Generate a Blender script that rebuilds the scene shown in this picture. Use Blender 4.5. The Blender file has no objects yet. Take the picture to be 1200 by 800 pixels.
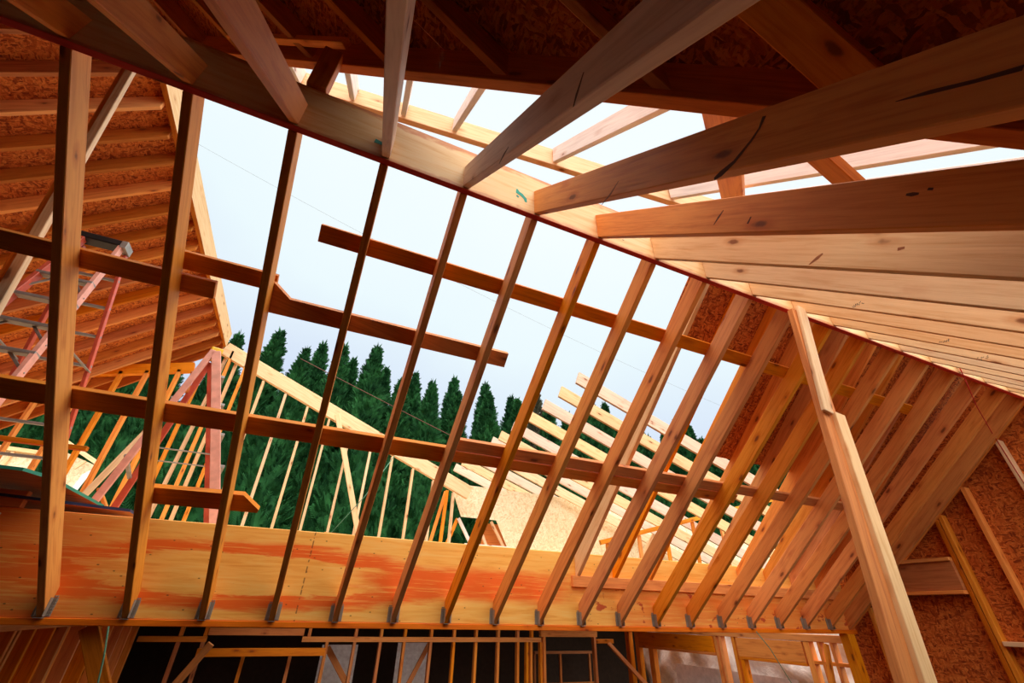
import bpy, bmesh, math, random
from mathutils import Vector, Matrix
random.seed(7)
V = Vector
SC = bpy.context.scene
COL = SC.collection

# ------------------------------------------------------------------ materials
def new_mat(name):
    m = bpy.data.materials.new(name); m.use_nodes = True
    nt = m.node_tree; nt.nodes.clear()
    out = nt.nodes.new('ShaderNodeOutputMaterial')
    b = nt.nodes.new('ShaderNodeBsdfPrincipled')
    nt.links.new(b.outputs[0], out.inputs[0])
    return m, nt, b

def nd(nt, t, **kw):
    n = nt.nodes.new(t)
    for k, v in kw.items():
        if hasattr(n, k) and not isinstance(n.bl_rna.properties.get(k), type(None)):
            setattr(n, k, v)
    return n

def lk(nt, a, b): nt.links.new(a, b)

def mth(nt, op, a, b=None, c=None, clamp=False):
    n = nt.nodes.new('ShaderNodeMath'); n.operation = op; n.use_clamp = clamp
    for i, v in enumerate((a, b, c)):
        if v is None: continue
        if isinstance(v, (int, float)): n.inputs[i].default_value = v
        else: lk(nt, v, n.inputs[i])
    return n.outputs[0]

def mixc(nt, f, a, b, mode='MIX'):
    n = nt.nodes.new('ShaderNodeMix'); n.data_type = 'RGBA'; n.blend_type = mode
    if isinstance(f, (int, float)): n.inputs[0].default_value = f
    else: lk(nt, f, n.inputs[0])
    for i, v in ((6, a), (7, b)):
        if isinstance(v, tuple): n.inputs[i].default_value = (*v, 1)
        else: lk(nt, v, n.inputs[i])
    return n.outputs[2]

def ramp(nt, fac, stops):
    n = nt.nodes.new('ShaderNodeValToRGB')
    cr = n.color_ramp
    while len(cr.elements) < len(stops): cr.elements.new(.5)
    for e, (p, c) in zip(cr.elements, stops):
        e.position = p; e.color = (*c, 1) if len(c) == 3 else c
    lk(nt, fac, n.inputs[0]); return n.outputs[0]

def step(nt, val, lo, hi):
    n = nt.nodes.new('ShaderNodeMapRange'); n.interpolation_type = 'SMOOTHSTEP'
    lk(nt, val, n.inputs[0]); n.inputs[1].default_value = lo; n.inputs[2].default_value = hi
    n.inputs[3].default_value = 0; n.inputs[4].default_value = 1
    return n.outputs[0]

def coords(nt, rnd=True):
    tc = nt.nodes.new('ShaderNodeTexCoord')
    if not rnd: return tc.outputs['Object'], None
    oi = nt.nodes.new('ShaderNodeObjectInfo')
    cx = nt.nodes.new('ShaderNodeCombineXYZ')
    lk(nt, mth(nt, 'MULTIPLY', oi.outputs['Random'], 37.0), cx.inputs[0])
    lk(nt, mth(nt, 'MULTIPLY', oi.outputs['Random'], 11.3), cx.inputs[1])
    lk(nt, mth(nt, 'MULTIPLY', oi.outputs['Random'], 23.7), cx.inputs[2])
    a = nt.nodes.new('ShaderNodeVectorMath'); a.operation = 'ADD'
    lk(nt, tc.outputs['Object'], a.inputs[0]); lk(nt, cx.outputs[0], a.inputs[1])
    return a.outputs[0], oi.outputs['Random']

def scaled(nt, vec, s):
    m = nt.nodes.new('ShaderNodeMapping'); lk(nt, vec, m.inputs[0]); m.inputs[3].default_value = s
    return m.outputs[0]

def noise(nt, vec, scale, detail=3, rough=.5, dist=0):
    n = nt.nodes.new('ShaderNodeTexNoise'); lk(nt, vec, n.inputs['Vector'])
    n.inputs['Scale'].default_value = scale; n.inputs['Detail'].default_value = detail
    n.inputs['Roughness'].default_value = rough; n.inputs['Distortion'].default_value = dist
    return n.outputs[0]

def wood(name, light, dark, knot=(.20, .055, .014), var=.22, rough=.62, stain=None):
    """sawn softwood: grain runs along local X"""
    m, nt, b = new_mat(name)
    v, r = coords(nt)
    g = noise(nt, scaled(nt, v, (1.1, 16, 16)), 2.2, 5, .6, .8)
    g2 = noise(nt, scaled(nt, v, (3, 90, 90)), 1.5, 2, .5, .2)
    gg = mth(nt, 'ADD', mth(nt, 'MULTIPLY', g, .72), mth(nt, 'MULTIPLY', g2, .28))
    c = ramp(nt, gg, [(.3, dark), (.52, light), (.78, tuple(min(1, x*1.12) for x in light))])
    # knots with a dark eye and a reddish halo
    vo = nt.nodes.new('ShaderNodeTexVoronoi'); lk(nt, scaled(nt, v, (3.4, 9.5, 9.5)), vo.inputs['Vector'])
    vo.inputs['Scale'].default_value = 1.0
    kn = mth(nt, 'ADD', vo.outputs['Distance'], mth(nt, 'MULTIPLY', mth(nt, 'SUBTRACT', noise(nt, v, 30, 2), .5), .1))
    eye = mth(nt, 'SUBTRACT', 1.0, step(nt, kn, .06, .14))
    halo = mth(nt, 'SUBTRACT', 1.0, step(nt, kn, .10, .30))
    c = mixc(nt, mth(nt, 'MULTIPLY', halo, .5), c, tuple(x*y for x, y in zip(dark, (.85, .62, .5))))
    c = mixc(nt, mth(nt, 'MULTIPLY', eye, .85), c, knot)
    # each board its own tone
    hs = nt.nodes.new('ShaderNodeHueSaturation')
    lk(nt, mth(nt, 'ADD', mth(nt, 'MULTIPLY', r, .008), .492), hs.inputs['Hue'])
    lk(nt, mth(nt, 'ADD', mth(nt, 'MULTIPLY', mth(nt, 'FRACT', mth(nt, 'MULTIPLY', r, 7.3)), var), .96-var/2), hs.inputs['Value'])
    lk(nt, mth(nt, 'ADD', mth(nt, 'MULTIPLY', mth(nt, 'FRACT', mth(nt, 'MULTIPLY', r, 3.7)), .16), .94), hs.inputs['Saturation'])
    lk(nt, c, hs.inputs['Color'])
    c = hs.outputs[0]
    lk(nt, c, b.inputs['Base Color'])
    b.inputs['Roughness'].default_value = rough
    b.inputs['Specular IOR Level'].default_value = .25
    bp = nt.nodes.new('ShaderNodeBump'); bp.inputs['Strength'].default_value = .12; bp.inputs['Distance'].default_value = .01
    lk(nt, gg, bp.inputs['Height']); lk(nt, bp.outputs[0], b.inputs['Normal'])
    return m

def osb(name, cols, rough=.75, scale=1.0):
    """strand board: flakes in all directions"""
    m, nt, b = new_mat(name)
    v, r = coords(nt)
    warp = nt.nodes.new('ShaderNodeVectorMath'); warp.operation = 'MULTIPLY_ADD'
    nz = nt.nodes.new('ShaderNodeTexNoise'); nz.inputs['Scale'].default_value = 7*scale; lk(nt, v, nz.inputs['Vector'])
    lk(nt, nz.outputs['Color'], warp.inputs[0]); warp.inputs[1].default_value = (.05, .05, .05); lk(nt, v, warp.inputs[2])
    a = nt.nodes.new('ShaderNodeTexVoronoi'); lk(nt, scaled(nt, warp.outputs[0], (14*scale, 55*scale, 40*scale)), a.inputs['Vector']); a.inputs['Scale'].default_value = 1
    c2 = nt.nodes.new('ShaderNodeTexVoronoi'); lk(nt, scaled(nt, warp.outputs[0], (48*scale, 17*scale, 40*scale)), c2.inputs['Vector']); c2.inputs['Scale'].default_value = 1
    s1 = nt.nodes.new('ShaderNodeSeparateColor'); lk(nt, a.outputs['Color'], s1.inputs[0])
    s2 = nt.nodes.new('ShaderNodeSeparateColor'); lk(nt, c2.outputs['Color'], s2.inputs[0])
    sel = step(nt, noise(nt, v, 16*scale, 2), .46, .54)
    mx = nt.nodes.new('ShaderNodeMix'); lk(nt, sel, mx.inputs[0]); lk(nt, s1.outputs[0], mx.inputs[2]); lk(nt, s2.outputs[0], mx.inputs[3])
    c = ramp(nt, mx.outputs[0], [(0, cols[0]), (.45, cols[1]), (1, cols[2])])
    c = mixc(nt, mth(nt, 'MULTIPLY', step(nt, noise(nt, v, 60*scale, 2), .52, .68), .45), c, cols[0])
    lk(nt, c, b.inputs['Base Color']); b.inputs['Roughness'].default_value = rough
    b.inputs['Specular IOR Level'].default_value = .2
    bp = nt.nodes.new('ShaderNodeBump'); bp.inputs['Strength'].default_value = .3; bp.inputs['Distance'].default_value = .004
    lk(nt, mx.outputs[0], bp.inputs['Height']); lk(nt, bp.outputs[0], b.inputs['Normal'])
    return m

def plain(name, col, rough=.5, metal=0, spec=.4, bump=None):
    m, nt, b = new_mat(name)
    v, r = coords(nt)
    n = noise(nt, v, 14, 4)
    c = ramp(nt, n, [(.3, tuple(x*.82 for x in col)), (.7, tuple(min(1, x*1.1) for x in col))])
    lk(nt, c, b.inputs['Base Color']); b.inputs['Roughness'].default_value = rough
    b.inputs['Metallic'].default_value = metal; b.inputs['Specular IOR Level'].default_value = spec
    if bump:
        bp = nt.nodes.new('ShaderNodeBump'); bp.inputs['Strength'].default_value = bump; bp.inputs['Distance'].default_value = .02
        lk(nt, noise(nt, v, 5, 4, .6, 1.5), bp.inputs['Height']); lk(nt, bp.outputs[0], b.inputs['Normal'])
    return m

PINE = wood('pine_lumber', (.92, .37, .075), (.70, .20, .03))
PALE = wood('pale_spruce_lumber', (.90, .62, .34), (.74, .42, .18), var=.14)
GREYED = wood('weathered_pine', (.84, .62, .46), (.66, .42, .28), var=.1)
MID = wood('orange_brown_lumber', (.82, .29, .045), (.60, .16, .02), var=.15)  # darker copy of the pine; carries shade on undersides and low framing
SKYLIT = wood('skylit_spruce', (.88, .80, .74), (.72, .62, .56), var=.08)  # whitened copy of the lumber; skylight put into the colour
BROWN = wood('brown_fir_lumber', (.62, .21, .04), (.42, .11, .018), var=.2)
OSB = osb('osb_orange', ((.22, .035, .007), (.60, .135, .02), (.78, .25, .045)), scale=1.5)  # deeper orange flakes than the pale board below
OSBF = osb('osb_pale', ((.76, .56, .32), (.90, .74, .48), (.96, .84, .62)), scale=.9)
REDEDGE = wood('red_shaded_edge', (.88, .05, .012), (.70, .03, .008), var=.05)  # laminate edge colour, reddened further for the saturated shade beneath
STEEL = plain('galvanised_steel', (.36, .29, .23), .8, .1)
GREEN_P = plain('green_edge_paint', (.03, .30, .20), .5)
NAVY = plain('dark_blue_edge', (.02, .03, .09), .5)
REDFG = plain('red_fibreglass', (.62, .10, .055), .35)
PINKFG = plain('faded_red_fibreglass', (.82, .36, .27), .4)
BLACK = plain('black_plastic', (.02, .02, .02), .45)
YELLOW = plain('yellow_plastic', (.85, .52, .01), .4)
ALU = plain('dull_aluminium', (.36, .33, .30), .5, .5)
WRAP = plain('house_wrap', (.95, .90, .88), .6, 0, .3, bump=.9)
REDSTR = plain('red_string', (.7, .02, .02), .6)
GRNSTR = plain('green_string', (.10, .26, .16), .6)
CABLE = plain('dark_cable', (.03, .03, .03), .6)
INK = plain('black_ink', (.03, .03, .04), .7)
GINK = plain('green_marker', (.0, .33, .24), .6)
DARKFLOOR = plain('low_bounce_floor', (.035, .016, .009), .9)  # floor kept very dark to limit bounce onto the undersides
DARKWALL = plain('shade_dark_wall', (.05, .025, .015), .9)  # near-black tone stands in for interior shade and cuts fill
BARK = plain('bark', (.10, .06, .04), .9)

def lvl_mat():
    """laminated beam with an orange stain bleeding along it (object space: x along, z up, z=0 at lower edge)"""
    m, nt, b = new_mat('laminated_beam_face')
    tc = nt.nodes.new('ShaderNodeTexCoord'); v = tc.outputs['Object']
    sp = nt.nodes.new('ShaderNodeSeparateXYZ'); lk(nt, v, sp.inputs[0])
    g = noise(nt, scaled(nt, v, (1.0, 14, 14)), 2.5, 5, .6, .6)
    base = ramp(nt, g, [(.3, (.88, .36, .05)), (.5, (.98, .50, .10)), (.75, (.98, .60, .17))])
    n1 = mth(nt, 'MULTIPLY', mth(nt, 'SUBTRACT', noise(nt, scaled(nt, v, (1, 7, 7)), 3.0, 5, .62, .5), .5), .8)
    X = sp.outputs[0]; Z = sp.outputs[2]
    # light lens outlined by the stain.  beam origin is at world x=-6
    dx = mth(nt, 'DIVIDE', mth(nt, 'SUBTRACT', X, 5.72), .98)
    dz = mth(nt, 'DIVIDE', mth(nt, 'SUBTRACT', Z, .262), .135)
    r = mth(nt, 'SQRT', mth(nt, 'ADD', mth(nt, 'MULTIPLY', dx, dx), mth(nt, 'MULTIPLY', dz, dz)))
    r = mth(nt, 'ADD', r, n1)
    ring = mth(nt, 'MULTIPLY', step(nt, r, .88, 1.02), mth(nt, 'SUBTRACT', 1.0, step(nt, r, 1.35, 1.7)))
    # long streak to the right of the lens
    zc = mth(nt, 'ABSOLUTE', mth(nt, 'ADD', mth(nt, 'SUBTRACT', Z, .27), mth(nt, 'MULTIPLY', n1, .10)))
    band = mth(nt, 'SUBTRACT', 1.0, step(nt, zc, .07, .15))
    xr = mth(nt, 'ADD', X, mth(nt, 'MULTIPLY', n1, .8))
    right = mth(nt, 'MULTIPLY', step(nt, xr, 6.35, 6.65), mth(nt, 'SUBTRACT', 1.0, step(nt, xr, 7.95, 8.5)))
    left = mth(nt, 'SUBTRACT', 1.0, step(nt, xr, 4.5, 5.4))
    s = mth(nt, 'MAXIMUM', ring, mth(nt, 'MULTIPLY', band, right))
    far = mth(nt, 'MULTIPLY', step(nt, xr, 8.3, 9.2), mth(nt, 'SUBTRACT', 1.0, step(nt, mth(nt, 'ADD', Z, mth(nt, 'MULTIPLY', n1, .12)), .24, .30)))
    s = mth(nt, 'MAXIMUM', s, mth(nt, 'MULTIPLY', left, .8))
    s = mth(nt, 'MAXIMUM', s, mth(nt, 'MULTIPLY', far, .6))
    streak = step(nt, noise(nt, scaled(nt, v, (1.5, 40, 40)), 1.5, 4, .7, .3), .36, .5)
    s = mth(nt, 'MULTIPLY', s, mth(nt, 'ADD', mth(nt, 'MULTIPLY', streak, .5), .5))
    c = mixc(nt, mth(nt, 'MULTIPLY', s, .93), base, (.88, .12, .006))
    # red chalk smears low on the right-hand half
    sm = mth(nt, 'MULTIPLY', step(nt, noise(nt, scaled(nt, v, (1, 1, 1.6)), 9.0, 3, .6, .4), .60, .66),
             mth(nt, 'MULTIPLY', step(nt, X, 8.2, 8.6), mth(nt, 'SUBTRACT', 1.0, step(nt, Z, .25, .33))))
    c = mixc(nt, mth(nt, 'MULTIPLY', sm, .85), c, (.50, .03, .01))
    # nail dots
    vo = nt.nodes.new('ShaderNodeTexVoronoi'); lk(nt, scaled(nt, v, (5.5, 1, 11)), vo.inputs['Vector']); vo.inputs['Scale'].default_value = 1.9
    dot = mth(nt, 'SUBTRACT', 1.0, step(nt, vo.outputs['Distance'], .05, .09))
    c = mixc(nt, mth(nt, 'MULTIPLY', dot, .8), c, (.10, .035, .012))
    # glue seam
    seam = mth(nt, 'SUBTRACT', 1.0, step(nt, mth(nt, 'ABSOLUTE', mth(nt, 'SUBTRACT', X, 6.07)), .002, .006))
    seam = mth(nt, 'MULTIPLY', seam, step(nt, noise(nt, v, 45, 2), .46, .52))
    c = mixc(nt, mth(nt, 'MULTIPLY', seam, .8), c, (.16, .05, .015))
    lk(nt, c, b.inputs['Base Color']); b.inputs['Roughness'].default_value = .55; b.inputs['Specular IOR Level'].default_value = .3
    return m
LVL = lvl_mat()

def ridge_mat():
    m, nt, b = new_mat('laminated_ridge_face')
    tc = nt.nodes.new('ShaderNodeTexCoord'); v = tc.outputs['Object']
    sp = nt.nodes.new('ShaderNodeSeparateXYZ'); lk(nt, v, sp.inputs[0])
    g = noise(nt, scaled(nt, v, (1.0, 14, 14)), 2.5, 5, .6, .6)
    c = ramp(nt, g, [(.3, (.76, .42, .15)), (.5, (.86, .57, .26)), (.75, (.90, .66, .36))])
    n1 = mth(nt, 'MULTIPLY', mth(nt, 'SUBTRACT', noise(nt, scaled(nt, v, (2, 7, 7)), 4, 5, .6, .5), .5), .14)
    top = step(nt, mth(nt, 'ADD', sp.outputs[2], n1), .27, .305)
    bot = mth(nt, 'SUBTRACT', 1.0, step(nt, mth(nt, 'ADD', sp.outputs[2], mth(nt, 'MULTIPLY', n1, .5)), .006, .03))
    c = mixc(nt, mth(nt, 'MULTIPLY', top, .75), c, (.62, .16, .035))
    c = mixc(nt, mth(nt, 'MULTIPLY', bot, .6), c, (.50, .10, .03))
    vo = nt.nodes.new('ShaderNodeTexVoronoi'); lk(nt, scaled(nt, v, (4.2, 1, 9)), vo.inputs['Vector']); vo.inputs['Scale'].default_value = 1.3
    dot = mth(nt, 'SUBTRACT', 1.0, step(nt, vo.outputs['Distance'], .03, .06))
    c = mixc(nt, mth(nt, 'MULTIPLY', dot, .8), c, (.12, .05, .02))
    lk(nt, c, b.inputs['Base Color']); b.inputs['Roughness'].default_value = .6
    return m
RIDGE = ridge_mat()

def foliage_mat(name, c0, c1):
    m, nt, b = new_mat(name)
    v, r = coords(nt)
    n = noise(nt, v, 1.6, 4, .6)
    c = ramp(nt, n, [(.3, c0), (.7, c1)])
    lk(nt, c, b.inputs['Base Color']); b.inputs['Roughness'].default_value = .8; b.inputs['Specular IOR Level'].default_value = .15
    return m
LEAF = foliage_mat('cypress_green', (.006, .045, .014), (.028, .14, .035))
LEAFB = foliage_mat('browning_cypress', (.05, .06, .03), (.16, .14, .09))

def grass_mat():
    m, nt, b = new_mat('rough_grass')
    v, r = coords(nt, False)
    c = ramp(nt, noise(nt, v, 1.5, 6), [(.35, (.10, .07, .035)), (.6, (.07, .12, .03))])
    lk(nt, c, b.inputs['Base Color']); b.inputs['Roughness'].default_value = .95
    return m
GRASS = grass_mat()

# ------------------------------------------------------------------ helpers
def link(name, me, parent=None):
    o = bpy.data.objects.new(name, me); COL.objects.link(o)
    if parent: o.parent = parent
    return o

def tag(o, label, cat, group=None, kind=None):
    if label: o['label'] = label
    if cat: o['category'] = cat
    if group: o['group'] = group
    if kind: o['kind'] = kind
    return o

def frame(A, B, up):
    A, B, up = V(A), V(B), V(up)
    d = (B - A); L = d.length; d.normalize()
    z = up - d * up.dot(d)
    z.normalize(); y = z.cross(d)
    M = Matrix((d, y, z)).transposed().to_4x4(); M.translation = A
    return M, L, d, y, z

def box_bm(L, y0, y1, z0, z1, d=None, y=None, z=None, nA=None, nB=None, bev=.003):
    bm = bmesh.new()
    vs = []
    for end, n in ((0, nA), (1, nB)):
        for (yy, zz) in ((y0, z0), (y1, z0), (y1, z1), (y0, z1)):
            x = L * end
            if n is not None:
                n = V(n); x -= (yy * y.dot(n) + zz * z.dot(n)) / d.dot(n)
            vs.append(bm.verts.new((x, yy, zz)))
    for f in ((0, 1, 2, 3), (7, 6, 5, 4), (0, 4, 5, 1), (1, 5, 6, 2), (2, 6, 7, 3), (3, 7, 4, 0)):
        bm.faces.new([vs[i] for i in f])
    bmesh.ops.recalc_face_normals(bm, faces=bm.faces)
    if bev:
        bmesh.ops.bevel(bm, geom=list(bm.edges), offset=bev, segments=1, affect='EDGES')
    return bm

def board(name, A, B, w, h, mat, up=(0, 0, 1), nA=None, nB=None, bev=.003, parent=None, mats=None, zoff=0.0):
    """one piece of lumber; A-B is the middle of its lower face, w across, h towards `up`"""
    M, L, d, y, z = frame(A, B, up)
    bm = box_bm(L, -w/2, w/2, zoff, zoff + h, d, y, z, nA, nB, bev)
    me = bpy.data.meshes.new(name); bm.to_mesh(me); bm.free()
    me.materials.append(mat)
    if mats:                                   # second material for the lower face
        me.materials.append(mats)
        for p in me.polygons:
            if p.normal.z < -.6: p.material_index = 1
    o = link(name, me, parent)
    o.matrix_world = M
    if parent: o.matrix_parent_inverse = parent.matrix_world.inverted(); o.matrix_basis = M
    return o

def slab(name, pts, thick, nrm, mat, parent=None, bev=0):
    """flat panel of true thickness from a world polygon; local origin at its first corner"""
    pts = [V(p) for p in pts]; nrm = V(nrm).normalized()
    d = (pts[1] - pts[0]).normalized(); y = nrm.cross(d).normalized(); d = y.cross(nrm)
    M = Matrix((d, y, nrm)).transposed().to_4x4(); M.translation = pts[0]
    Mi = M.inverted()
    bm = bmesh.new()
    lo = [bm.verts.new(Mi @ p) for p in pts]
    hi = [bm.verts.new((Mi @ p) + V((0, 0, thick))) for p in pts]
    bm.faces.new(lo[::-1]); bm.faces.new(hi)
    n = len(pts)
    for i in range(n): bm.faces.new([lo[i], lo[(i+1) % n], hi[(i+1) % n], hi[i]])
    bmesh.ops.recalc_face_normals(bm, faces=bm.faces)
    me = bpy.data.meshes.new(name); bm.to_mesh(me); bm.free(); me.materials.append(mat)
    o = link(name, me, parent); 
    if parent: o.matrix_parent_inverse = parent.matrix_world.inverted()
    o.matrix_basis = M
    return o

def tube(name, pts, r, mat, parent=None, seg=6):
    pts = [V(p) for p in pts]; bm = bmesh.new(); prev = None
    for i, p in enumerate(pts):
        t_ = (pts[min(i+1, len(pts)-1)] - pts[max(i-1, 0)]).normalized()
        n1 = t_.cross(V((.3, .9, .2))).normalized(); n2 = t_.cross(n1)
        ring = [bm.verts.new(p + (n1 * math.cos(6.28318*k/seg) + n2 * math.sin(6.28318*k/seg)) * r) for k in range(seg)]
        if prev:
            for k in range(seg): bm.faces.new([prev[k], prev[(k+1) % seg], ring[(k+1) % seg], ring[k]])
        else: bm.faces.new(ring[::-1])
        prev = ring
    bm.faces.new(prev); bmesh.ops.recalc_face_normals(bm, faces=bm.faces)
    me = bpy.data.meshes.new(name); bm.to_mesh(me); bm.free(); me.materials.append(mat)
    for p in me.polygons: p.use_smooth = True
    return link(name, me, parent)

def empty(name, loc):
    o = bpy.data.objects.new(name, None); COL.objects.link(o); o.location = loc; o.empty_display_size = .1
    bpy.context.view_layer.update()
    return o

ORD = ['first', 'second', 'third', 'fourth', 'fifth', 'sixth', 'seventh', 'eighth', 'ninth', 'tenth', 'eleventh',
       'twelfth', 'thirteenth', 'fourteenth', 'fifteenth', 'sixteenth', 'seventeenth', 'eighteenth', 'nineteenth', 'twentieth']

# ------------------------------------------------------------------ main geometry numbers (metres, eye level 2.45)
S = .4064; X0 = -1.3108
YB, ZB = 3.8175, 2.382          # rafter seats on the eave beam
YR, ZR = 1.4429, 4.269          # rafter heads on the far face of the ridge
YN, ZT = 1.4101, 4.586          # near face and top of the ridge
SF = (ZR - ZB) / (YB - YR)
SN = .9022
XG = 6.004                      # gable wall
def zf(y, d=0): return ZB + SF * (YB - y) + d * math.hypot(1, SF)
def zn(y, d=0): return 4.282 + SN * (y - YN) + d * math.hypot(1, SN)
NF = V((0, SF, 1)).normalized(); NN = V((0, -SN, 1)).normalized()

# ---- eave beam
beam = board('laminated_beam', (-6, YB + .06, ZB), (XG + .05, YB + .06, ZB), .12, .568, LVL, bev=.004)
tag(beam, 'deep laminated eave beam with orange stain carrying the rafter feet', 'beam')
o = board('beam_plate', (-6, YB + .055, 2.345), (XG + .05, YB + .055, 2.345), .13, .0365, wood('stained_plate', (.88, .24, .035), (.68, .12, .015), var=.05))
tag(o, 'orange stained flat plate nailed under the deep eave beam', 'plate')
# ---- ridge beam
ridge = board('ridge_beam', (-3.2, (YR + YN) / 2, ZR), (XG + .1, (YR + YN) / 2, ZR), YR - YN, ZT - ZR, RIDGE, mats=REDEDGE, bev=.002)
tag(ridge, 'long laminated ridge beam with red lower edge between the two rafter slopes', 'beam')

def stroke(name, pts, w, mat, parent, y):
    bm = bmesh.new()
    a = [V((p[0], y, p[1])) for p in pts]
    prev = None
    for i, p in enumerate(a):
        t = (a[min(i+1, len(a)-1)] - a[max(i-1, 0)]).normalized(); n = V((-t.z, 0, t.x)) * w[i] / 2
        q = (bm.verts.new(p + n), bm.verts.new(p - n), bm.verts.new(p - n + V((0, .0012, 0))), bm.verts.new(p + n + V((0, .0012, 0))))
        if prev:
            for k in range(4): bm.faces.new([prev[k], prev[(k+1) % 4], q[(k+1) % 4], q[k]])
        else: bm.faces.new(q)
        prev = q
    bm.faces.new(prev[::-1]); bmesh.ops.recalc_face_normals(bm, faces=bm.faces)
    me = bpy.data.meshes.new(name); bm.to_mesh(me); bm.free(); me.materials.append(mat)
    o = link(name, me, parent); o.matrix_parent_inverse = parent.matrix_world.inverted(); return o
mk = stroke('green_mark', [(.617, 4.425), (.622, 4.400), (.645, 4.392), (.668, 4.368), (.672, 4.345)], [.008, .028, .024, .02, .012], GINK, ridge, YN - .0015)
mk['label'] = 'green marker scrawl'
mk = stroke('green_mark', [(.616, 4.372), (.628, 4.362)], [.012, .012], GINK, ridge, YN - .0015)
mk['label'] = 'green marker dot'
mk = stroke('green_mark', [(-.14, 4.375), (-.10, 4.37)], [.03, .02], GINK, ridge, YN - .0015)
mk['label'] = 'dull green marker smudge'

# ---- far slope rafters with steel hangers
def hanger(parent, X):
    bm = bmesh.new()
    def bx(x0, x1, y0, y1, z0, z1):
        vs = [bm.verts.new((x, y, z)) for x in (x0, x1) for y in (y0, y1) for z in (z0, z1)]
        for f in ((0, 1, 3, 2), (4, 6, 7, 5), (0, 4, 5, 1), (2, 3, 7, 6), (0, 2, 6, 4), (1, 5, 7, 3)):
            bm.faces.new([vs[i] for i in f])
    h = .10
    for sgn in (-1, 1):
        a = X + sgn * .0195; bx(min(a, a + sgn*.002), max(a, a + sgn*.002), YB - .045, YB, ZB + .006, ZB + h)
        # nail flange on the beam, with raised prongs
        bx(min(a, a + sgn*.024), max(a, a + sgn*.024), YB - .003, YB, ZB + .004, ZB + h)
        for k in range(7):
            for q in range(2):
                cx = a + sgn * (.006 + .011*q); cz = ZB + .014 + k * .0155
                bx(cx - .0035, cx + .0035, YB - .009, YB - .002, cz - .004, cz + .004)
    bx(X - .0215, X + .0215, YB - .04, YB, ZB - .002, ZB + .001)
    me = bpy.data.meshes.new('joist_hanger'); bm.to_mesh(me); bm.free(); me.materials.append(STEEL)
    o = link('joist_hanger', me, parent); o.matrix_parent_inverse = parent.matrix_world.inverted()
    o['label'] = 'grey steel hanger at the rafter foot'
    return o
for i in range(18):
    X = X0 + i * S + .019
    mat = PINE
    r = board('rafter', (X, YB - .001, zf(YB - .001)), (X, YR + .001, zf(YR + .001)), .038, .125, mat, up=NF, nA=(0, 1, 0), nB=(0, 1, 0))
    where = 'left of the prop' if i < 10 else ('with head at the prop' if i == 10 else 'right of the prop')
    tag(r, '%s far slope rafter from the left, %s' % (ORD[i], where), 'rafter', 'rafters of the far slope')
    hanger(r, X)
for k, X in enumerate((XG - .055, XG - .015)):
    r = board('rafter', (X, YB, zf(YB)), (X, YR, zf(YR)), .036, .125, PINE, up=NF, nA=(0, 1, 0), nB=(0, 1, 0))
    tag(r, ['inner', 'outer'][k] + ' of the paired end rafters of the far slope at the gable', 'rafter', 'rafters of the far slope')

# ---- near slope rafters
NEAR = {}; MARKS = []
for i in range(19):
    X = X0 + i * S + .019 if i < 18 else XG - .03
    mat = GREYED if i in (3, 4) else (PALE if i >= 7 else PINE)  # pale wood on the right stands in for light through the far slope
    r = board('rafter', (X, YN - .001, zn(YN)), (X, -1.45, zn(-1.45) - (.045 if i > 5 else .0)), .038, .135 if i > 4 else .122, mat, up=NN, nA=(0, 1, 0))
    lab = {0: 'in the dark upper left corner', 1: 'dark brown, second from the upper left', 2: 'broad, lit, splitting into two tones near its top',
           3: 'nearly upright in view, greyish', 4: 'large and greyish, crossing up to the top edge', 5: 'long and close overhead with a dark crack',
           6: 'just below the close one with the crack'}.get(i, 'pale, %s from the left in the dense right-hand row' % ORD[i])
    NEAR[i] = r
    tag(r, 'near slope rafter, ' + lab, 'rafter', 'rafters of the near slope')
# dark knots and cracks on the close rafters, illegible ink stamps on three pale ones
KN = plain('dark_knot', (.12, .04, .018), .8); KN2 = plain('red_knot', (.36, .13, .05), .8)
for i, pts, w, m_ in ((5, [(.098, 3.176), (.063, 3.144), (.026, 3.107), (-.012, 3.073)], [.001, .007, .006, .008], KN),
        (5, [(.425, 3.374), (.405, 3.370), (.367, 3.366), (.315, 3.377), (.289, 3.388), (.270, 3.406)], [.008, .017, .010, .007, .005, .010], KN),
        (5, [(.857, 3.747), (.803, 3.744), (.749, 3.756)], [.002, .010, .003], KN2),
        (4, [(.879, 3.778), (.841, 3.775), (.796, 3.762)], [.003, .014, .003], KN), (4, [(.422, 3.386), (.405, 3.409), (.373, 3.441)], [.003, .012, .004], KN),
        (6, [(.241, 3.321), (.232, 3.312), (.222, 3.303)], [.005, .010, .005], KN), (6, [(.205, 3.300), (.198, 3.292)], [.006, .006], KN), (6, [(.726, 3.700), (.699, 3.713), (.672, 3.724)], [.002, .009, .003], KN),
        (6, [(.610, 3.590), (.591, 3.605)], [.007, .004], KN), (7, [(.421, 3.473), (.404, 3.465)], [.010, .008], KN2), (7, [(.672, 3.615), (.636, 3.620), (.614, 3.623)], [.003, .013, .005], KN2)):
    MARKS.append((i, pts, w, m_, 'knot', 'dark knot streak'))
for i, y_, z_, dy, dz in ((9, .929, 3.850, -.055, .0), (11, .938, 3.858, -.05, -.01), (12, .938, 3.852, -.05, -.015)):
    rs = random.Random(i)
    for q in range(6):
        a0 = q / 6; y0 = y_ + dy * a0; z0 = z_ + dz * a0 + rs.uniform(-.006, .010)
        MARKS.append((i, [(y0, z0), (y0 + dy * .10, z0 + rs.uniform(-.014, .016)), (y0 + dy * .17, z0 + rs.uniform(-.010, .008))], [.0025, .0025, .002], INK, 'ink_stamp', 'black ink stamp stroke'))
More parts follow.
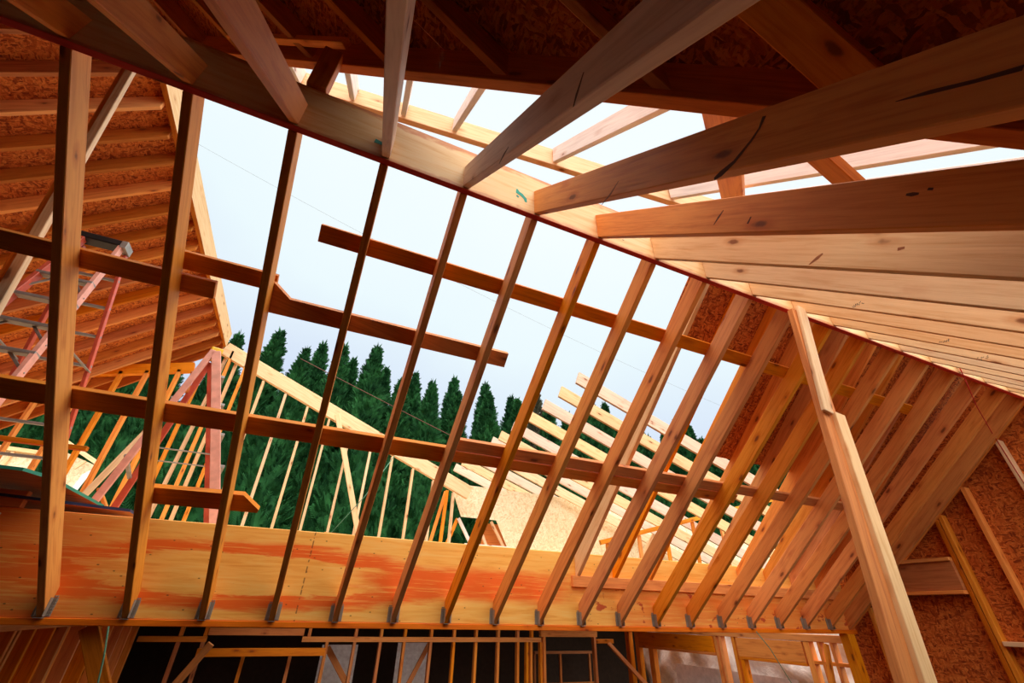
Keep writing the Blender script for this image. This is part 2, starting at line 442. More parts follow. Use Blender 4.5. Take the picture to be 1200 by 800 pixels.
for j, (xa, xb) in enumerate(((.9, 3.3), (3.31, 6.09))):
    o = slab('sheathing_panel', [(xa, -1.5, zn(-1.5, .137)), (xb, -1.5, zn(-1.5, .137)), (xb, -.12, zn(-.12, .137)), (xa + (1.0 if j == 0 else 0), -.12, zn(-.12, .137))], .012, NN, OSB)
    tag(o, 'strand board over the lower end of the near slope rafters, %s sheet' % ['left', 'right'][j], 'strand board panel', 'roof sheathing panels')
def face_mark(i, pts, w, mat, name, lab):
    par = NEAR[i]; X = X0 + i * S - .0006
    bm = bmesh.new(); a = [V((X, p[0], p[1])) for p in pts]; prev = None
    for k, p in enumerate(a):
        t_ = (a[min(k+1, len(a)-1)] - a[max(k-1, 0)]).normalized(); n = V((0, -t_.z, t_.y)) * w[k] / 2
        q = (bm.verts.new(p + n), bm.verts.new(p - n), bm.verts.new(p - n + V((.0008, 0, 0))), bm.verts.new(p + n + V((.0008, 0, 0))))
        if prev:
            for j in range(4): bm.faces.new([prev[j], prev[(j+1) % 4], q[(j+1) % 4], q[j]])
        else: bm.faces.new(q)
        prev = q
    bm.faces.new(prev[::-1]); bmesh.ops.recalc_face_normals(bm, faces=bm.faces)
    me = bpy.data.meshes.new(name); bm.to_mesh(me); bm.free(); me.materials.append(mat)
    o = link(name, me, par); o.matrix_parent_inverse = par.matrix_world.inverted(); o['label'] = lab
for a_ in MARKS: face_mark(*a_)
# ---- temporary boards nailed across the far slope
d0 = .126
def cross(name, y0, xa, xb, wdt, mat, label, dz=0, nA=None, nB=None, group='boards across the far slope'):
    """flat board on top of the rafters; y0 = its uphill edge"""
    t = V((0, 1, -SF)).normalized()
    c = V((0, y0, zf(y0, d0 + dz))) + t * wdt / 2
    o = board(name, (xa, c.y, c.z), (xb, c.y, c.z), wdt, .034, mat, up=NF, nA=nA, nB=nB, bev=.002)
    return tag(o, label, 'board', group)
cross('cross_board', 1.822, -.30, 4.9, .092, MID, 'uppermost long brown board lying across the far slope rafters')
cross('cross_board', 2.170, -3.0, -.72, .092, MID, 'brown board behind the two leftmost rafters at ladder top height')
cross('cross_board', 2.108, -.96, -.455, .092, MID, 'short brown board with cut end lapped between second and third rafters', dz=.036)
# continuation with a sloping shoulder
t = V((0, 1, -SF)).normalized()
def on_slope(x, y, d): return V((x, y, zf(y, d)))
sh = slab('cross_board', [on_slope(-.50, 2.105, .126), on_slope(-.455, 2.112, .126), on_slope(-.372, 2.165, .126), on_slope(.915, 2.168, .126),
                          on_slope(.918, 2.243, .126), on_slope(-.50, 2.243, .126)], .034, NF, MID)
tag(sh, 'brown board with a sloping shoulder at its left end, free end over open sky', 'board', 'boards across the far slope')
cross('cross_board', 2.755, -3.0, .80, .118, MID, 'lower left long brown board across the rafters above the stained beam')
cross('cross_board', 2.695, .80, 4.95, .085, MID, 'upper of the two boards laid side by side across the lower right rafters')
cross('cross_board', 2.768, .80, 3.4, .085, MID, 'lower of the two boards laid side by side across the lower right rafters')
o = slab('cross_board', [on_slope(-.90, 3.200, .126), on_slope(-.405, 3.192, .126), on_slope(-.305, 3.272, .126), on_slope(-.31, 3.290, .126), on_slope(-.90, 3.290, .126)], .034, NF, MID)
tag(o, 'short reddish board with a mitred end just above the stained beam', 'board', 'boards across the far slope')
# ---- ledger and the second, outer layer of rafters
o = board('ledger', (2.284, YB - .019, 2.672), (XG - .08, YB - .019, 2.672), .038, .09, PINE)
tag(o, 'ledger board nailed on the upper right half of the stained beam', 'ledger')
SO = .8858
def zo(y, d=0): return 2.764 + SO * (3.78 - y) + d * math.hypot(1, SO)
NO = V((0, SO, 1)).normalized()
for i in range(9):
    X = 2.35 + i * .4064
    r = board('rafter', (X, 3.815, zo(3.815)), (X, 1.45, zo(1.45)), .038, .14, PINE if i else PALE, up=NO, nA=(0, 1, 0), nB=(0, 1, 0))
    tag(r, '%s from the left of the outer upper rafters standing on the ledger' % ORD[i], 'rafter', 'outer rafters above the ledger')
o = board('ridge_beam', (2.2, 1.43, zo(1.43, -.02)), (XG, 1.43, zo(1.43, -.02)), .04, .22, PINE)
tag(o, 'short upper ridge board of the outer rafter layer', 'beam')
def osheet(xa, xb, ya, yb, lab):
    o = slab('sheathing_panel', [(xa, ya, zo(ya, .142)), (xb, ya, zo(ya, .142)), (xb, yb, zo(yb, .142)), (xa, yb, zo(yb, .142))], .012, NO, OSB)
    tag(o, lab, 'strand board panel', 'roof sheathing panels')
osheet(2.28, 3.30, 1.42, 2.17, 'narrow strand board strip under the ridge beside the open sky')
osheet(3.302, 4.52, 1.42, 2.88, 'strand board sheet on the outer rafters left of the diagonal prop')
osheet(4.522, 5.1, 1.42, 3.02, 'strand board sheet on the outer rafters right of the prop')

osheet(5.102, 6.4, 1.42, 3.78, 'strand board sheet on the outer rafters against the gable')
# ---- diagonal prop under the ridge
def prop():
    root = empty('ridge_prop', (2.42, 1.40, 0)); tag(root, 'leaning prop of two sistered studs from floor to ridge beam', 'prop')
    a = board('post', (2.09, 1.37, 0), (2.72, 1.37, 4.24), .12, .04, MID, up=(0, 1, 0), parent=root)
    b_ = board('upper_stud', (2.56, 1.345, 3.46), (2.73, 1.345, 4.26), .075, .022, PALE, up=(0, 1, 0), parent=root); b_['label'] = 'bright upper face piece'
    c = board('lower_stud', (2.235, 1.345, 0), (2.655, 1.345, 3.47), .085, .045, PALE, up=(0, 1, 0), parent=root); c['label'] = 'bright sistered lower stud'
prop()

# ---- gable wall on the right
o = slab('wall_right', [(XG + .09, -1.6, 0), (XG + .09, 3.97, 0), (XG + .09, 3.97, 2.75), (XG + .09, YR, 4.98), (XG + .09, YR - .05, 4.98), (XG + .09, -1.6, 1.9)], .012, (1, 0, 0), OSB)
tag(o, None, None, kind='structure')
def gstud(y, z0, z1, w, label, mat=PINE, x=XG):
    o = board('stud', (x + .045, y, z0), (x + .045, y, z1), .038 if w is None else w, .09, mat, up=(1, 0, 0), zoff=-.045)
    return tag(o, label, 'stud', 'studs of the right gable wall')
gstud(2.53, 0, 3.42, None, 'tall gable wall stud beside the header box, nearer of the pair')
gstud(2.575, 0, 3.38, None, 'tall gable wall stud beside the header box, farther of the pair', BROWN)
gstud(2.235, 0, 3.64, None, 'gable wall stud between header stud and topmost stud')
gstud(1.80, 0, 4.0, None, 'pale gable wall stud with the red string at its foot', PALE)
gstud(1.38, 0, 4.2, .07, 'gable post directly under the ridge beam end')
gstud(3.25, 0, 2.69, None, 'gable wall stud under the left end of the header box')
gstud(3.29, 0, 2.69, None, 'darker trimmer stud under the left end of the header box', BROWN)
gstud(3.56, 0, 2.60, None, 'gable wall stud nearest the eave beam corner')
gstud(.95, 0, 3.8, None, 'gable wall stud low on the right under pale rafters')
gstud(.5, 0, 3.4, None, 'gable wall stud at the far right under pale rafters')
hd = board('header', (XG + .0, 2.595, 2.745), (XG + .0, 3.40, 2.745), .08, .25, BROWN); tag(hd, 'brown box header between gable studs', 'header')
b_ = board('top_plate', (XG - .01, 2.595, 2.996), (XG - .01, 3.40, 2.996), .11, .034, PINE, parent=hd)
b_ = board('bottom_plate', (XG - .01, 2.595, 2.708), (XG - .01, 3.40, 2.708), .11, .034, PINE, parent=hd)
o = board('blocking', (XG + .02, 1.84, 2.30), (XG + .02, 2.51, 2.30), .09, .036, PALE); tag(o, 'short horizontal block between the lower gable studs', 'block')
o = board('corner_post', (5.93, 3.86, 0), (5.93, 3.86, 2.343), .12, .10, PINE, up=(0, 1, 0), zoff=-.05); tag(o, 'corner post under the right end of the eave beam', 'post')

# red string and green cords
o = tube('red_string', [(4.83, 1.375, 4.62), (4.76, 1.385, 4.26), (5.2, 1.55, 4.1), (XG - .05, 1.78, 4.045), (XG - .03, 1.77, 3.2)], .0035, REDSTR)
tag(o, 'thin red string running from the ridge to the gable stud', 'string')
o = tube('green_cord', [(4.36, 3.74, 2.36), (4.45, 3.70, 2.22), (4.60, 3.68, 1.95), (4.9, 3.6, 1.2)], .004, GRNSTR)
tag(o, 'pale green cord hanging over the right headers', 'cord')
o = tube('green_cord', [(-.93, 3.74, 2.345), (-.885, 3.72, 2.2), (-.85, 3.7, 2.05), (-.8, 3.7, 1.2)], .005, GRNSTR)
tag(o, 'dark green cord hanging at the lower left under the beam', 'cord')

# ------------------------------------------------------------------ taller wing: ridge along Y
KX, KZ, KS = -2.17, 6.46, .868
def zw(x, d=0): return KZ - KS * (KX - x) + d * math.hypot(1, KS)           # west slope (x < KX)
def ze(x, d=0): return 6.50 - .87 * (x - KX) + d * math.hypot(1, .87)       # east slope (x > KX)
NW = V((-KS, 0, 1)).normalized(); NE = V((.87, 0, 1)).normalized()
YG = 8.04
o = board('ridge_beam', (KX, -1.6, KZ + .05), (KX, YG + .3, KZ + .05), .05, .30, PALE, mats=BROWN)
tag(o, 'pale ridge beam of the taller left wing seen against the sky', 'beam')
Ys = [2.46, 2.79, 3.11, 3.44, 3.77, 4.10, 4.44, 4.79, 5.14, 5.50, 5.87, 6.25, 6.64, 7.04, 7.45, 7.80, 8.12, 8.40]
for i, y in enumerate(Ys):
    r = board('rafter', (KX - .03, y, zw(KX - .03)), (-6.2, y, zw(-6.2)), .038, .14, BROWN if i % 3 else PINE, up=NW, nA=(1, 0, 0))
    tag(r, '%s rafter from the near end of the left wing, under orange strand board' % ORD[i], 'rafter', 'rafters of the left wing')
o = slab('sheathing_panel', [(KX + .0, -1.5, zw(KX, .142)), (-6.3, -1.5, zw(-6.3, .142)), (-6.3, 8.5, zw(-6.3, .142)), (KX, 8.5, zw(KX, .142))], .012, NW, OSB)
tag(o, 'orange strand board deck over the left wing rafters', 'strand board panel', 'roof sheathing panels')
# east slope, only over the camera side of the valley
def yv(x): return 1.47 - .806 * (x + .41)
Ye = [2.80, 2.42, 2.05, 1.615, 1.24, .87, .505, .185, -.24, -.62, -1.0]
for i, y in enumerate(Ye):
    xe = (1.47 - y) / .806 - .41 - .03
    r = board('rafter', (KX + .03, y, ze(KX + .03)), (xe, y, ze(xe)), .11 if i == 7 else .038, .14, BROWN if i < 7 else PINE, up=NE, nA=(1, 0, 0), nB=(.8, 1, 0))  # brown carries the shade under the sheathing; the lit rafter stays pine
    tag(r, '%s of the dark overhead rafters ending on the valley beam' % ORD[i] + (', lit and closest overhead' if i == 7 else ''), 'rafter', 'overhead rafters of the taller wing')
for j, (ya, yb) in enumerate(((2.93, 1.06), (1.058, -.14), (-.142, -1.5))):
    xa = (1.47 - ya) / .806 - .41 + .04; xb = (1.47 - yb) / .806 - .41 + .04
    o = slab('sheathing_panel', [(KX, ya, ze(KX, .142)), (xa, ya, ze(xa, .142)), (xb, yb, ze(xb, .142)), (KX, yb, ze(KX, .142))], .012, NE, OSB)
    tag(o, ['dark strand board overhead nearest the ridge beam', 'dark strand board overhead in the middle of the upper edge', 'dark strand board overhead in the upper right corner'][j], 'strand board panel', 'roof sheathing panels')
# valley beam
A = V((-2.12, 1.47 + .806*1.71, ze(-2.12, -.02))); B = V((2.6, 1.47 - .806*3.01, ze(2.6, -.02)))
o = board('valley_beam', A, B, .05, .235, BROWN); tag(o, 'dark doubled valley beam crossing under the overhead strand board', 'beam')
o = board('nailer', A + (B - A) * .19 + V((-.05, -.07, .07)), A + (B - A) * .37 + V((-.05, -.07, .07)), .04, .05, PINE); tag(o, 'short orange nailer strip along the dark valley beam', 'strip')
o = board('ridge_post', (-.46, 1.425, ZT), (-.46, 1.425, 4.95), .09, .07, BROWN, up=(0, 1, 0), zoff=-.035); tag(o, 'short dark post standing on the ridge beam under the valley beam', 'post')
# second beam beyond, with rafters whitened to stand in for skylight
WB0, WB1 = V((-.50, 2.19, 5.74)), V((2.034, 1.597, 5.235))
dB = (WB1 - WB0)
o = board('header_beam', WB0 - dB * .35, WB1 + dB * .75, .045, .20, PALE); tag(o, 'pale upper beam beyond the ridge carrying the whitish rafters', 'beam')
def pw(x): 
    t_ = (x - WB0.x) / dB.x; return WB0 + dB * t_
for i, x in enumerate((-.86, -.454, -.068, .322, .727, 1.103, 1.545, 2.034, 2.45, 2.87)):
    a = pw(x) + V((0, -.03, .02)); ye = max(1.47 - .806 * (x + .41) + .02, -.3) if x < 1.3 else -.2
    L_ = a.y - ye
    r = board('rafter', a, (x, ye, a.z - .902 * L_), .038, .13, SKYLIT, up=NN, nA=(0, 1, 0))
    tag(r, '%s from the left of the whitish rafters crossing the bright gap above the ridge' % ORD[i], 'rafter', 'white rafters in the upper gap')
o = board('tie_board', (1.02, .50, 4.02), (2.15, 1.22, 4.80), .13, .038, PINE, up=NN); tag(o, 'flat orange tie board seen behind the close overhead rafter', 'board')
o = board('block', (1.55, .50, 4.10), (1.80, .52, 4.02), .10, .04, BROWN, up=NN); tag(o, 'small dark angled block above the near rafters at right', 'block')

# ---- brace plank in front of the wing roof
o = board('brace', (-1.512, 2.42, 3.28), (-1.85, 2.42, 5.66), .042, .04, PALE, up=(0, 1, 0)); tag(o, 'bright diagonal brace plank in front of the left wing roof', 'brace')
o = board('brace', (-1.546, 2.43, 3.28), (-1.884, 2.43, 5.66), .028, .05, MID, up=(0, 1, 0)); tag(o, 'brown strip standing for the shaded side of the bright diagonal brace', 'brace')  # extra strip gives the brace its shaded side

# ---- rake wall behind: sloping plates with balloon studs
def rake(a, b_, w, h, mat, lab):
    o = board('rake_plate', a, b_, w, h, mat); tag(o, lab, 'plate')
rake((KX + .05, YG, 6.22), (2.62, YG, 4.27), .09, .24, PALE, 'bright sloping rake plate descending right behind the open rafters')
rake((KX - .18, YG, 5.79), (-6.2, YG, 4.66), .09, .17, PINE, 'pale rake plate under the left wing roof edge')
def rz(x): return 6.22 - .4071 * (x - KX)
def lz(x): return 5.80 + .2821 * (x - KX + .3)
n = 0
for k in range(11):
    x = -1.29 + k * .4064 - .02
    if x > 2.6: break
    o = board('stud', (x, YG, 2.93), (x, YG, rz(x) - .02), .038, .09, PALE, up=(0, 1, 0), zoff=-.045, bev=.002)
    tag(o, '%s stud under the right-hand sloping rake plate, counted from the ladder' % ORD[k], 'stud', 'studs under the rake plates')
for k, x in enumerate((-2.24, -2.14, -1.93, -1.84, -1.66)):
    o = board('stud', (x, YG + (.1 if k % 2 else 0), 2.93), (x + (.12 if k == 1 else .0), YG + (.1 if k % 2 else 0), 6.3), .038, .09, PALE if k % 2 else PINE, up=(0, 1, 0), zoff=-.045, bev=.002)
    tag(o, '%s of the clustered studs below the wing ridge beside the yellow-topped ladder' % ORD[k], 'stud', 'studs under the rake plates')
for k, x in enumerate((-5.3, -4.9, -4.45, -4.02, -3.62, -3.26, -2.95, -2.55)):
    o = board('stud', (x, YG, 2.93), (x, YG, lz(x)), .038 if k < 4 else .05, .09, PINE, up=(0, 1, 0), zoff=-.045, bev=.002)
    tag(o, '%s stud from the left under the left wing rake plate' % ORD[k], 'stud', 'studs under the rake plates')
o = board('brace', (-2.98, 7.9, 3.4), (-2.46, 7.9, 4.95), .08, .038, PALE, up=(0, 1, 0)); tag(o, 'thin diagonal brace across the studs left of the ladders', 'brace')
o = board('brace', (.02, 7.85, 5.42), (.80, 7.85, 3.45), .085, .038, PALE, up=(0, 1, 0)); tag(o, 'bright white diagonal brace nailed on the sloping rake plate', 'brace')
o = board('blocking', (-2.5, 3.95, 3.37), (-1.55, 3.95, 3.365), .04, .03, BROWN); tag(o, 'thin brown rail at the left edge behind the first rafter', 'rail')

# ---- decks, floors, ground
def deck(x0_, y0_, x1_, y1_):
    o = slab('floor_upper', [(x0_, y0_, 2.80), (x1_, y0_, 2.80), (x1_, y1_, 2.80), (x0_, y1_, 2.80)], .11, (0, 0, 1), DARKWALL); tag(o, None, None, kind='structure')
    o = slab('floor_subfloor', [(x0_, y0_, 2.91), (x1_, y0_, 2.91), (x1_, y1_, 2.91), (x0_, y1_, 2.91)], .02, (0, 0, 1), OSBF); tag(o, None, None, kind='structure')
deck(-6.2, 3.96, -.3, 11); deck(-.3, 7.7, 4.2, 11); deck(4.2, 6.0, 6.0, 11); deck(6.12, 8.6, 13.0, 11)  # gap left to admit light; last slab added outside to keep sky out
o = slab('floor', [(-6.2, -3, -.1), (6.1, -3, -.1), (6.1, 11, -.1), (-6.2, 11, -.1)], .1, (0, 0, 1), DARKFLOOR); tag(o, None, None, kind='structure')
o = slab('ground', [(-60, -30, -.6), (60, -30, -.6), (60, 60, -.6), (-60, 60, -.6)], .3, (0, 0, 1), GRASS); tag(o, None, None, kind='structure')
# unseen walls of this room, coloured dark to cut fill: left partition and back wall
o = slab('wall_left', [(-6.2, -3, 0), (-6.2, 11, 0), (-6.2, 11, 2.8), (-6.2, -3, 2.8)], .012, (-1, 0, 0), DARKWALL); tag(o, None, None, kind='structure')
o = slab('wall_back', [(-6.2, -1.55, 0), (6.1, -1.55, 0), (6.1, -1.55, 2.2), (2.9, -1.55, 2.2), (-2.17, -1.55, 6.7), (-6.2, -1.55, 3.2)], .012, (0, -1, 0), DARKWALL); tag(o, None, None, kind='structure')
o = slab('wall_far', [(-6.2, 11, 0), (13.0, 11, 0), (13.0, 11, 2.8), (-6.2, 11, 2.8)], .012, (0, 1, 0), DARKWALL); tag(o, None, None, kind='structure')  # stretched past the side wall so the openings stay dark

# ------------------------------------------------------------------ framing seen under the beam
# left partition running away
o = slab('wall_partition', [(-1.92, 4.0, 0), (-1.92, 8.5, 0), (-1.92, 8.5, 2.33), (-1.92, 4.0, 2.33)], .012, (-1, 0, 0), MID); tag(o, None, None, kind='structure')
o = board('top_plate', (-1.82, 4.0, 2.28), (-1.82, 8.5, 2.28), .14, .045, MID); tag(o, 'pale top plate of the left partition just under the beam', 'plate')
for k, (y, m_) in enumerate(((4.6, MID), (4.88, MID), (4.95, MID), (5.2, MID), (5.57, MID), (5.85, MID), (5.89, PINE), (6.3, PINE), (6.8, MID), (7.2, PINE), (7.6, MID), (8.0, PINE), (8.38, PINE))):
    o = board('stud', (-1.82, y, 0), (-1.82, y, 2.28), .14, .038, m_, up=(0, 1, 0))
    tag(o, '%s stud of the left partition under the beam, counted from the near end' % ORD[k], 'stud', 'studs of the left partition')
o = board('brace', (-1.09, 3.96, 2.34), (-.62, 3.96, 1.6), .09, .038, MID, up=(0, 1, 0)); tag(o, 'steep diagonal brace under the left end of the beam', 'brace')
o = board('brace', (-.40, 3.98, 2.25), (-.78, 3.98, 1.6), .045, .03, MID, up=(0, 1, 0)); tag(o, 'thin pale prop leaning under the brown door header', 'brace')
# far interior wall
YW = 8.55
def plate(xa, xb, z, h, lab, m_=MID, y=YW, w=.09):
    o = board('top_plate', (xa, y, z), (xb, y, z), w, h, m_); return tag(o, lab, 'plate')
plate(-1.74, -.93, 2.04, .065, 'top plate of the far wall left of the wide opening')
plate(.33, 4.40, 2.04, .068, 'long top plate of the far wall over the row of studs')
plate(-.93, .34, 2.12, .09, 'raised header board over the wide dark opening', MID)
o = board('header', (-.97, 8.3, 1.885), (.68, 8.3, 1.885), .06, .095, BROWN); tag(o, 'brown horizontal header across the wide dark opening', 'header')
for k, x in enumerate((-1.28, -.98, -.42, .20, .68, 1.09, 1.487, 1.873, 2.316, 2.718, 3.119, 3.536, 3.917, 4.10, 4.18, 4.38)):
    zt_ = 1.885 if k in (2, 3) else 2.04
    o = board('stud', (x + .02, YW, 0), (x + .02, YW, zt_), .045, .09, BROWN if k < 9 else MID, up=(0, 1, 0), zoff=-.045, bev=.002)
    tag(o, '%s stud from the left in the far wall below the beam' % ORD[k], 'stud', 'studs of the far wall')
for k, x in enumerate((-1.28, -.98, .40, 1.09, 1.487, 1.873, 2.316, 2.718, 3.119, 3.536, 3.917, 4.2)):
    o = board('cripple_stud', (x + .02, YW, 2.11), (x + .02, YW, 2.79), .045, .09, MID, up=(0, 1, 0), zoff=-.045, bev=.002)
    tag(o, '%s short cripple stud from the left between far top plate and ceiling' % ORD[k], 'stud', 'cripple studs of the far wall')
# doorway in the far wall
o = board('door_header', (4.40, YW, 2.12), (5.62, YW, 2.12), .09, .10, MID); tag(o, 'orange header over the narrow dark doorway', 'header')
for k, x in enumerate((4.47, 5.56)):
    o = board('stud', (x, YW, 0), (x, YW, 2.12), .05, .09, MID, up=(0, 1, 0), zoff=-.045); tag(o, ['left', 'right'][k] + ' trimmer stud of the narrow dark doorway', 'stud', 'doorway trimmers')
plate(5.6, 5.99, 2.02, .07, 'short plate right of the narrow dark doorway')
w_ = empty('window_frame', (5.2, 10.2, 0)); tag(w_, 'dim brown window frame beyond the narrow doorway', 'window frame')
for (a, b__, ww, nm) in (((5.1, 10.2, 1.75), (6.6, 10.2, 1.75), .06, 'rail'), ((5.1, 10.2, 1.2), (6.6, 10.2, 1.2), .06, 'rail')):
    board(nm, a, b__, ww, .05, BROWN, parent=w_)
for x in (5.12, 5.75, 6.5): board('mullion', (x, 10.2, 0), (x, 10.2, 1.8), .05, .05, BROWN, up=(0, 1, 0), parent=w_)
# translucent film in back openings
def film(xa, xb, z0, z1, y, lab):
    o = slab('window_film', [(xa, y, z0), (xb, y, z0), (xb, y, z1), (xa, y, z1)], .004, (0, 1, 0), WRAP); return tag(o, lab, 'film sheet', 'film sheets in the back wall')
film(.72, 1.32, .3, 1.95, 9.6, 'grey film sheet seen under the beam beside the brown post')
film(2.02, 2.66, .3, 1.98, 9.6, 'grey film sheet seen through the far studs')
o = board('brace', (.75, 8.9, 1.95), (1.30, 8.9, 1.3), .09, .038, BROWN, up=(0, 1, 0)); tag(o, 'dark diagonal brace in front of the left film sheet', 'brace')
o = board('brace', (2.42, 8.9, 2.0), (2.0, 8.9, 1.2), .07, .038, BROWN, up=(0, 1, 0)); tag(o, 'dark leaning brace in front of the right film sheet', 'brace')
o = board('brace', (5.66, 8.2, 2.05), (6.0, 7.3, 1.3), .07, .038, MID, up=(0, 1, 0)); tag(o, 'light diagonal brace right of the narrow dark doorway', 'brace')
# right wall beyond the beam: openings with headers
def rplate(ya, yb, z, h, m_, lab, name='top_plate', cat='plate', w=.10):
    o = board(name, (XG + .05, ya, z), (XG + .05, yb, z), w, h, m_); return tag(o, lab, cat)
rplate(3.95, 8.5, 2.245, .075, MID, 'top plate over the right-hand openings')
rplate(5.98, 7.75, 2.035, .205, MID, 'farther orange header over the opening with white wrap', 'header', 'header')
rplate(5.98, 7.75, 2.000, .034, MID, 'thin pale plate under the farther orange header')
rplate(4.52, 5.54, 2.025, .215, MID, 'nearer orange header over the opening with white wrap', 'header', 'header')
rplate(4.52, 5.54, 1.990, .034, MID, 'thin pale plate under the nearer orange header')
for k, (y, m_, z1, w) in enumerate(((8.1, MID, 2.245, .12), (7.82, PINE, 2.245, .10), (7.45, MID, 2.0, .12), (5.93, MID, 2.245, .05), (5.84, PINE, 2.245, .05), (5.60, MID, 2.245, .05), (5.50, MID, 1.99, .06), (4.46, PINE, 2.245, .08), (4.30, MID, 2.245, .04), (4.14, MID, 2.245, .04))):
    o = board('stud', (XG + .05, y, 0), (XG + .05, y, z1), w, .09, m_, up=(1, 0, 0), zoff=-.045)
    tag(o, '%s upright from the far end of the right wall beyond the beam' % ORD[k], 'stud', 'uprights of the right wall openings')
o = board('blocking', (XG + .05, 4.0, 2.02), (XG + .05, 4.42, 2.02), .09, .035, MID); tag(o, 'small block between studs near the right beam end', 'block')
o = board('brace', (5.75, 4.0, 2.24), (5.55, 3.98, 1.5), .05, .04, MID, up=(0, 1, 0)); tag(o, 'bright short prop under the right end of the beam', 'brace')

# draped wrap outside the right wall
def wrap(name, y0, y1, z0, z1, x, lab):
    bm = bmesh.new(); nu, nv = 60, 30; g = []
    for i in range(nu + 1):
        row = []
        for j in range(nv + 1):
            u, v = i / nu, j / nv
            yy = y0 + (y1 - y0) * u; zz = z0 + (z1 - z0) * v
            dx = .04 * math.sin(9 * u * 3.1 + 3 * math.sin(4 * v + u * 5)) + .03 * math.sin(21 * u + 13 * v) * v + .02 * math.sin(47 * u - 9 * v)
            row.append(bm.verts.new((x + dx, yy, zz - .05 * math.sin(u * 3.14) * v)))
        g.append(row)
    for i in range(nu):
        for j in range(nv): bm.faces.new([g[i][j], g[i+1][j], g[i+1][j+1], g[i][j+1]])
    me = bpy.data.meshes.new(name); bm.to_mesh(me); bm.free(); me.materials.append(WRAP)
    for p in me.polygons: p.use_smooth = True
    o = link(name, me); md = o.modifiers.new('s', 'SOLIDIFY'); md.thickness = .004
    return tag(o, lab, 'wrap sheet')
wrap('wrap_sheet', 4.25, 8.2, 1.2, 2.42, 6.45, 'wrinkled white wrap sheet hanging outside the right openings')
o = slab('wrap_sheet', [(6.38, 5.0, 1.0), (6.38, 7.3, 1.0), (6.38, 7.3, 1.80), (6.38, 5.0, 1.80)], .004, (1, 0, 0), plain('grey_film', (.74, .68, .68), .4)); tag(o, 'smooth greyish film in front of the wrinkled wrap', 'wrap sheet')

# ------------------------------------------------------------------ plywood offcuts on the beam at left
def ply(pts, thick, lab, edge, bot):
    o = slab('plywood_sheet', pts, thick, (0, 0, 1), bot)
    me = o.data; me.materials.append(edge)
    for p in me.polygons:
        if abs(p.normal.z) < .3: p.material_index = 1
    return tag(o, lab, 'plywood sheet')
ply([(-2.6, 3.36, 3.10), (-1.53, 3.33, 3.075), (-1.46, 3.50, 3.075), (-1.415, 4.30, 3.06), (-1.62, 4.9, 3.06), (-2.6, 4.6, 3.08)], .018, 'plywood sheet with green painted edge overhanging the left beam end', GREEN_P, BROWN)
ply([(-1.9, 3.72, 3.0), (-1.14, 3.93, 2.995), (-1.14, 4.5, 2.99), (-1.9, 4.3, 3.0)], .018, 'plywood sheet with dark blue edge lying on the beam', NAVY, BROWN)
o = board('laminated_beam', (-6, YB + .02, 2.952), (-1.66, YB + .02, 2.952), .05, .10, wood('orange_fir', (.72, .25, .05), (.55, .14, .02), var=.04)); tag(o, 'orange packing board on top of the beam at the left edge', 'board')
for k, (a, b__) in enumerate((((-1.95, 3.75, 2.90), (-1.70, 3.72, 2.86)), ((-1.95, 3.75, 2.83), (-1.70, 3.72, 2.80)), ((-1.8, 3.76, 2.60), (-1.66, 3.70, 2.78)))):
    o = board('offcut', a, b__, .04, .045, PALE); tag(o, ['upper', 'middle', 'slanting lower'][k] + ' pale offcut at the left edge against the orange beam', 'offcut')

# ------------------------------------------------------------------ ladders
def ladder_black():
    root = empty('stepladder', (-2.55, 4.6, 2.93)); tag(root, 'tall red stepladder with black top cap behind the first rafters', 'stepladder')
    T = V((-2.55, 4.6, 5.50)); zb = 2.94
    cap = board('top_cap', (-2.76, 4.58, 5.52), (-2.35, 4.58, 5.52), .14, .07, BLACK, parent=root, bev=.01)
    cp = board('cap_bracket', (-2.40, 4.58, 5.50), (-2.345, 4.58, 5.50), .15, .085, ALU, parent=root)
    fr, bk = [], []
    for sx in (-1, 1):
        a = V((-2.55 + sx * .17, 4.55, 5.52)); b_ = V((-2.55 + sx * .33, 4.02, zb)); fr.append((a, b_))
        r = board('front_rail', a, b_, .075, .035, PINKFG if sx > 0 else REDFG, up=(-sx, 0, 0), parent=root)
        if sx > 0: r['label'] = 'sun-faded pink front rail'
        a = V((-2.55 + sx * .19, 4.64, 5.50)); b_ = V((-2.55 + sx * .36, 5.55, zb)); bk.append((a, b_))
        board('back_rail', a, b_, .05, .03, REDFG, up=(-sx, 0, 0), parent=root)
    for k in range(1, 9):
        t_ = k * .108
        p = fr[0][0].lerp(fr[0][1], t_); q = fr[1][0].lerp(fr[1][1], t_)
        board('step', p, q, .08, .03, ALU, up=(0, 0, 1), parent=root, zoff=-.015)
        p = bk[0][0].lerp(bk[0][1], t_); q = bk[1][0].lerp(bk[1][1], t_)
        board('back_bar', p, q, .03, .025, ALU, up=(0, 0, 1), parent=root)
        if k in (2, 4, 5, 7):
            for (u_, v_) in ((fr[0], fr[1]), (fr[1], fr[0])):
                s0 = u_[0].lerp(u_[1], t_ + .07); s1 = u_[0].lerp(u_[1], t_).lerp(v_[0].lerp(v_[1], t_), .35)
                board('step_brace', s0, s1, .022, .012, ALU, up=(0, 1, 0), parent=root)
    for t_ in (.45,):
        for j in (0, 1): board('spreader', fr[j][0].lerp(fr[j][1], t_), bk[j][0].lerp(bk[j][1], t_), .025, .01, ALU, parent=root)
ladder_black()
